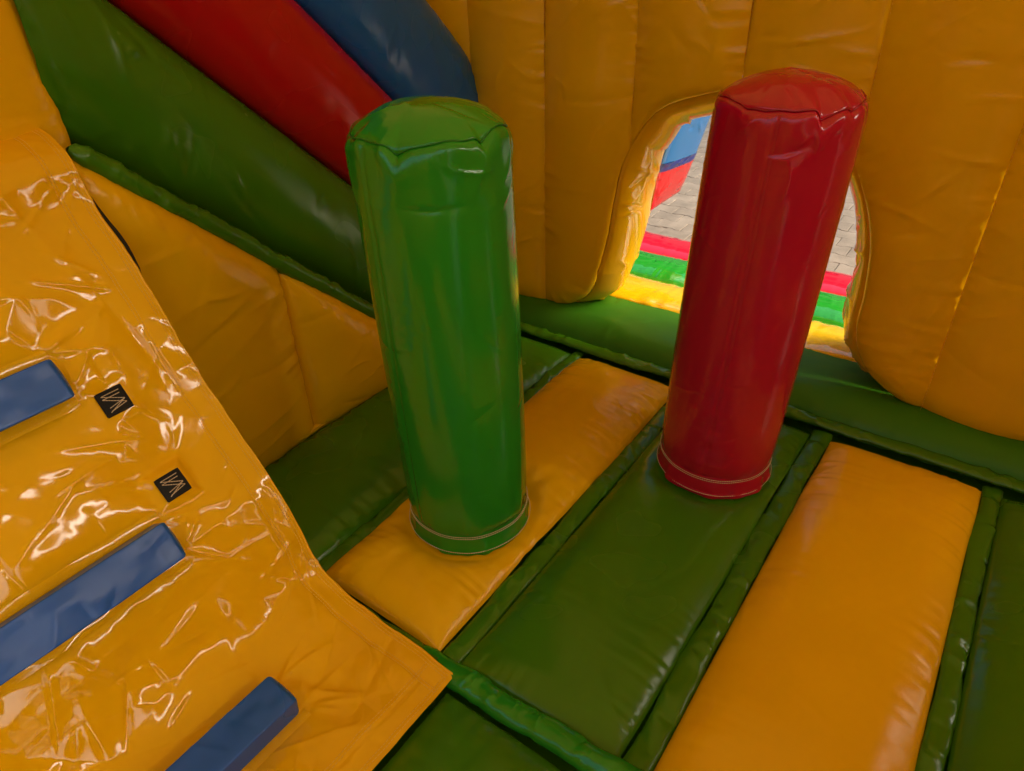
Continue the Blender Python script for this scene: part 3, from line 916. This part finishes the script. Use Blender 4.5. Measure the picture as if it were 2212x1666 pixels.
grid_obj("lower_edge", np.stack([np.stack([-1.455+0*np.linspace(0, 1, 20), np.linspace(3.1, 3.52, 20), np.full(20, .355)], -1), np.stack([-1.50+0*np.linspace(0, 1, 20), np.linspace(3.1, 3.52, 20), np.full(20, .335)], -1), np.stack([-1.555+0*np.linspace(0, 1, 20), np.linspace(3.1, 3.52, 20), np.full(20, .36)], -1)], 0), M_red, wing)
for zq in (1.35, 1.6):
    roll("bracing_roll", (-1.2, 2.85, zq), (-1.2, 3.5, zq-.03), .06, M_blu, wing, 1330, n=40)

# ------------------------------------------------------------------ enclosure added out of frame to carry light and reflections: right wall, near wall, roof


def slab(name, x0, x1, y0, y1, z0, z1, label, cat, mat=M_yel):
    """inflated box wall with rounded edges and tube bulges"""
    me = bpy.data.meshes.new(name)
    import bmesh
    bm = bmesh.new()
    bmesh.ops.create_cube(bm, size=1)
    for v in bm.verts:
        v.co = ((x0+x1)/2+v.co.x*(x1-x0), (y0+y1)/2+v.co.y*(y1-y0), (z0+z1)/2+v.co.z*(z1-z0))
    bmesh.ops.bevel(bm, geom=bm.edges[:], offset=min(x1-x0, y1-y0, z1-z0)*.3, segments=4, profile=.5, affect='EDGES')
    bm.to_mesh(me); bm.free()
    me.polygons.foreach_set("use_smooth", np.full(len(me.polygons), True))
    me.materials.append(mat)
    o = bpy.data.objects.new(name, me); COL.objects.link(o)
    o["label"] = label; o["category"] = cat
    return o


slab("inflatable_wall", 1.62, 1.9, -.2, 2.45, -.05, 2.17, "plain yellow inflatable wall added on the right to shape glints, out of the picture", "wall")  # added wall, its height sets the bright strip mirrored in the sheet
slab("inflatable_wall", -2.4, 1.6, -1.6, -1.32, -.05, 1.25, "low yellow inflatable wall added behind the viewpoint to let light in, out of the picture", "wall")  # added wall, kept low so sky light reaches the back wall
M_tarp = vinyl("yellow_translucent_tarpaulin", (.80, .42, .01), rough=.35)
_t = M_tarp.node_tree; _o = _t.nodes["Material Output"]; _p = _t.nodes["Principled BSDF"]
_tr = _t.nodes.new("ShaderNodeBsdfTranslucent"); _tr.inputs[0].default_value = (.95, .68, .13, 1)
_mx = _t.nodes.new("ShaderNodeMixShader"); _mx.inputs[0].default_value = .21  # translucency tuned so the unseen roof gives yellow fill light
_t.links.new(_p.outputs[0], _mx.inputs[1]); _t.links.new(_tr.outputs[0], _mx.inputs[2]); _t.links.new(_mx.outputs[0], _o.inputs[0])
Xq, Yq = np.meshgrid(np.linspace(-2.7, 1.9, 60), np.linspace(-1.3, 2.9, 60), indexing='ij')
Zq = 2.42+.10*np.sin(math.pi*(Xq+2.7)/4.6)+.015*fbm(Xq/.5, Yq/.5, 1501, 2)
roof = grid_obj("added_tarp_roof", np.stack([Xq, Yq, Zq], -1), M_tarp)  # added roof, lets yellow light down into the room
roof["label"] = "translucent yellow tarpaulin roof added over the play area for yellow fill light, out of the picture"; roof["category"] = "roof"
slab("inflatable_wall", -2.7, -2.45, -1.4, 2.9, -.05, 2.35, "yellow inflatable wall on the far side of the slide", "wall")
slab("inflatable_wall", 1.62, 1.9, -1.6, -.75, -.05, 2.1, "short yellow inflatable wall added beside a light gap, out of the picture", "wall")  # added wall, leaves a side gap that feeds the highlights

# ------------------------------------------------------------------ facade added across the yard, out of frame, to darken reflections in the glossy rolls
M_plaster = vinyl("grey_plaster", (.30, .27, .23), rough=.9, spec=.2, bump=.3)
M_glass = vinyl("dark_window_glass", (.02, .025, .03), rough=.06, var=0, bump=0)
added_house = empty("added_house", (-2, 11.5, GZ), "grey plastered facade added across the yard, out of the picture, to darken reflections", "added building")
def hbox(name, x0, x1, y0, y1, z0, z1, m, parent):
    V = [(x, y, z) for z in (z0, z1) for y in (y0, y1) for x in (x0, x1)]
    return mesh_obj(name, V, [(0, 2, 3, 1), (4, 5, 7, 6), (0, 1, 5, 4), (2, 6, 7, 3), (0, 4, 6, 2), (1, 3, 7, 5)], m, parent, smooth=False)
hbox("wall", -14, 9, 11.5, 18, GZ, 8.8, M_plaster, added_house)
hbox("roof", -14.4, 9.4, 11.1, 18.4, 8.803, 9.1, M_sand, added_house)
for zf in (.4, 3.2, 6.0):
    for k in range(7):
        x = -12.5+k*3.1
        wn = hbox("window", x, x+1.3, 11.44, 11.497, zf, zf+1.6, M_glass, added_house)
        hbox("sill", x-.1, x+1.4, 11.36, 11.496, zf-.12, zf-.004, M_plaster, wn)
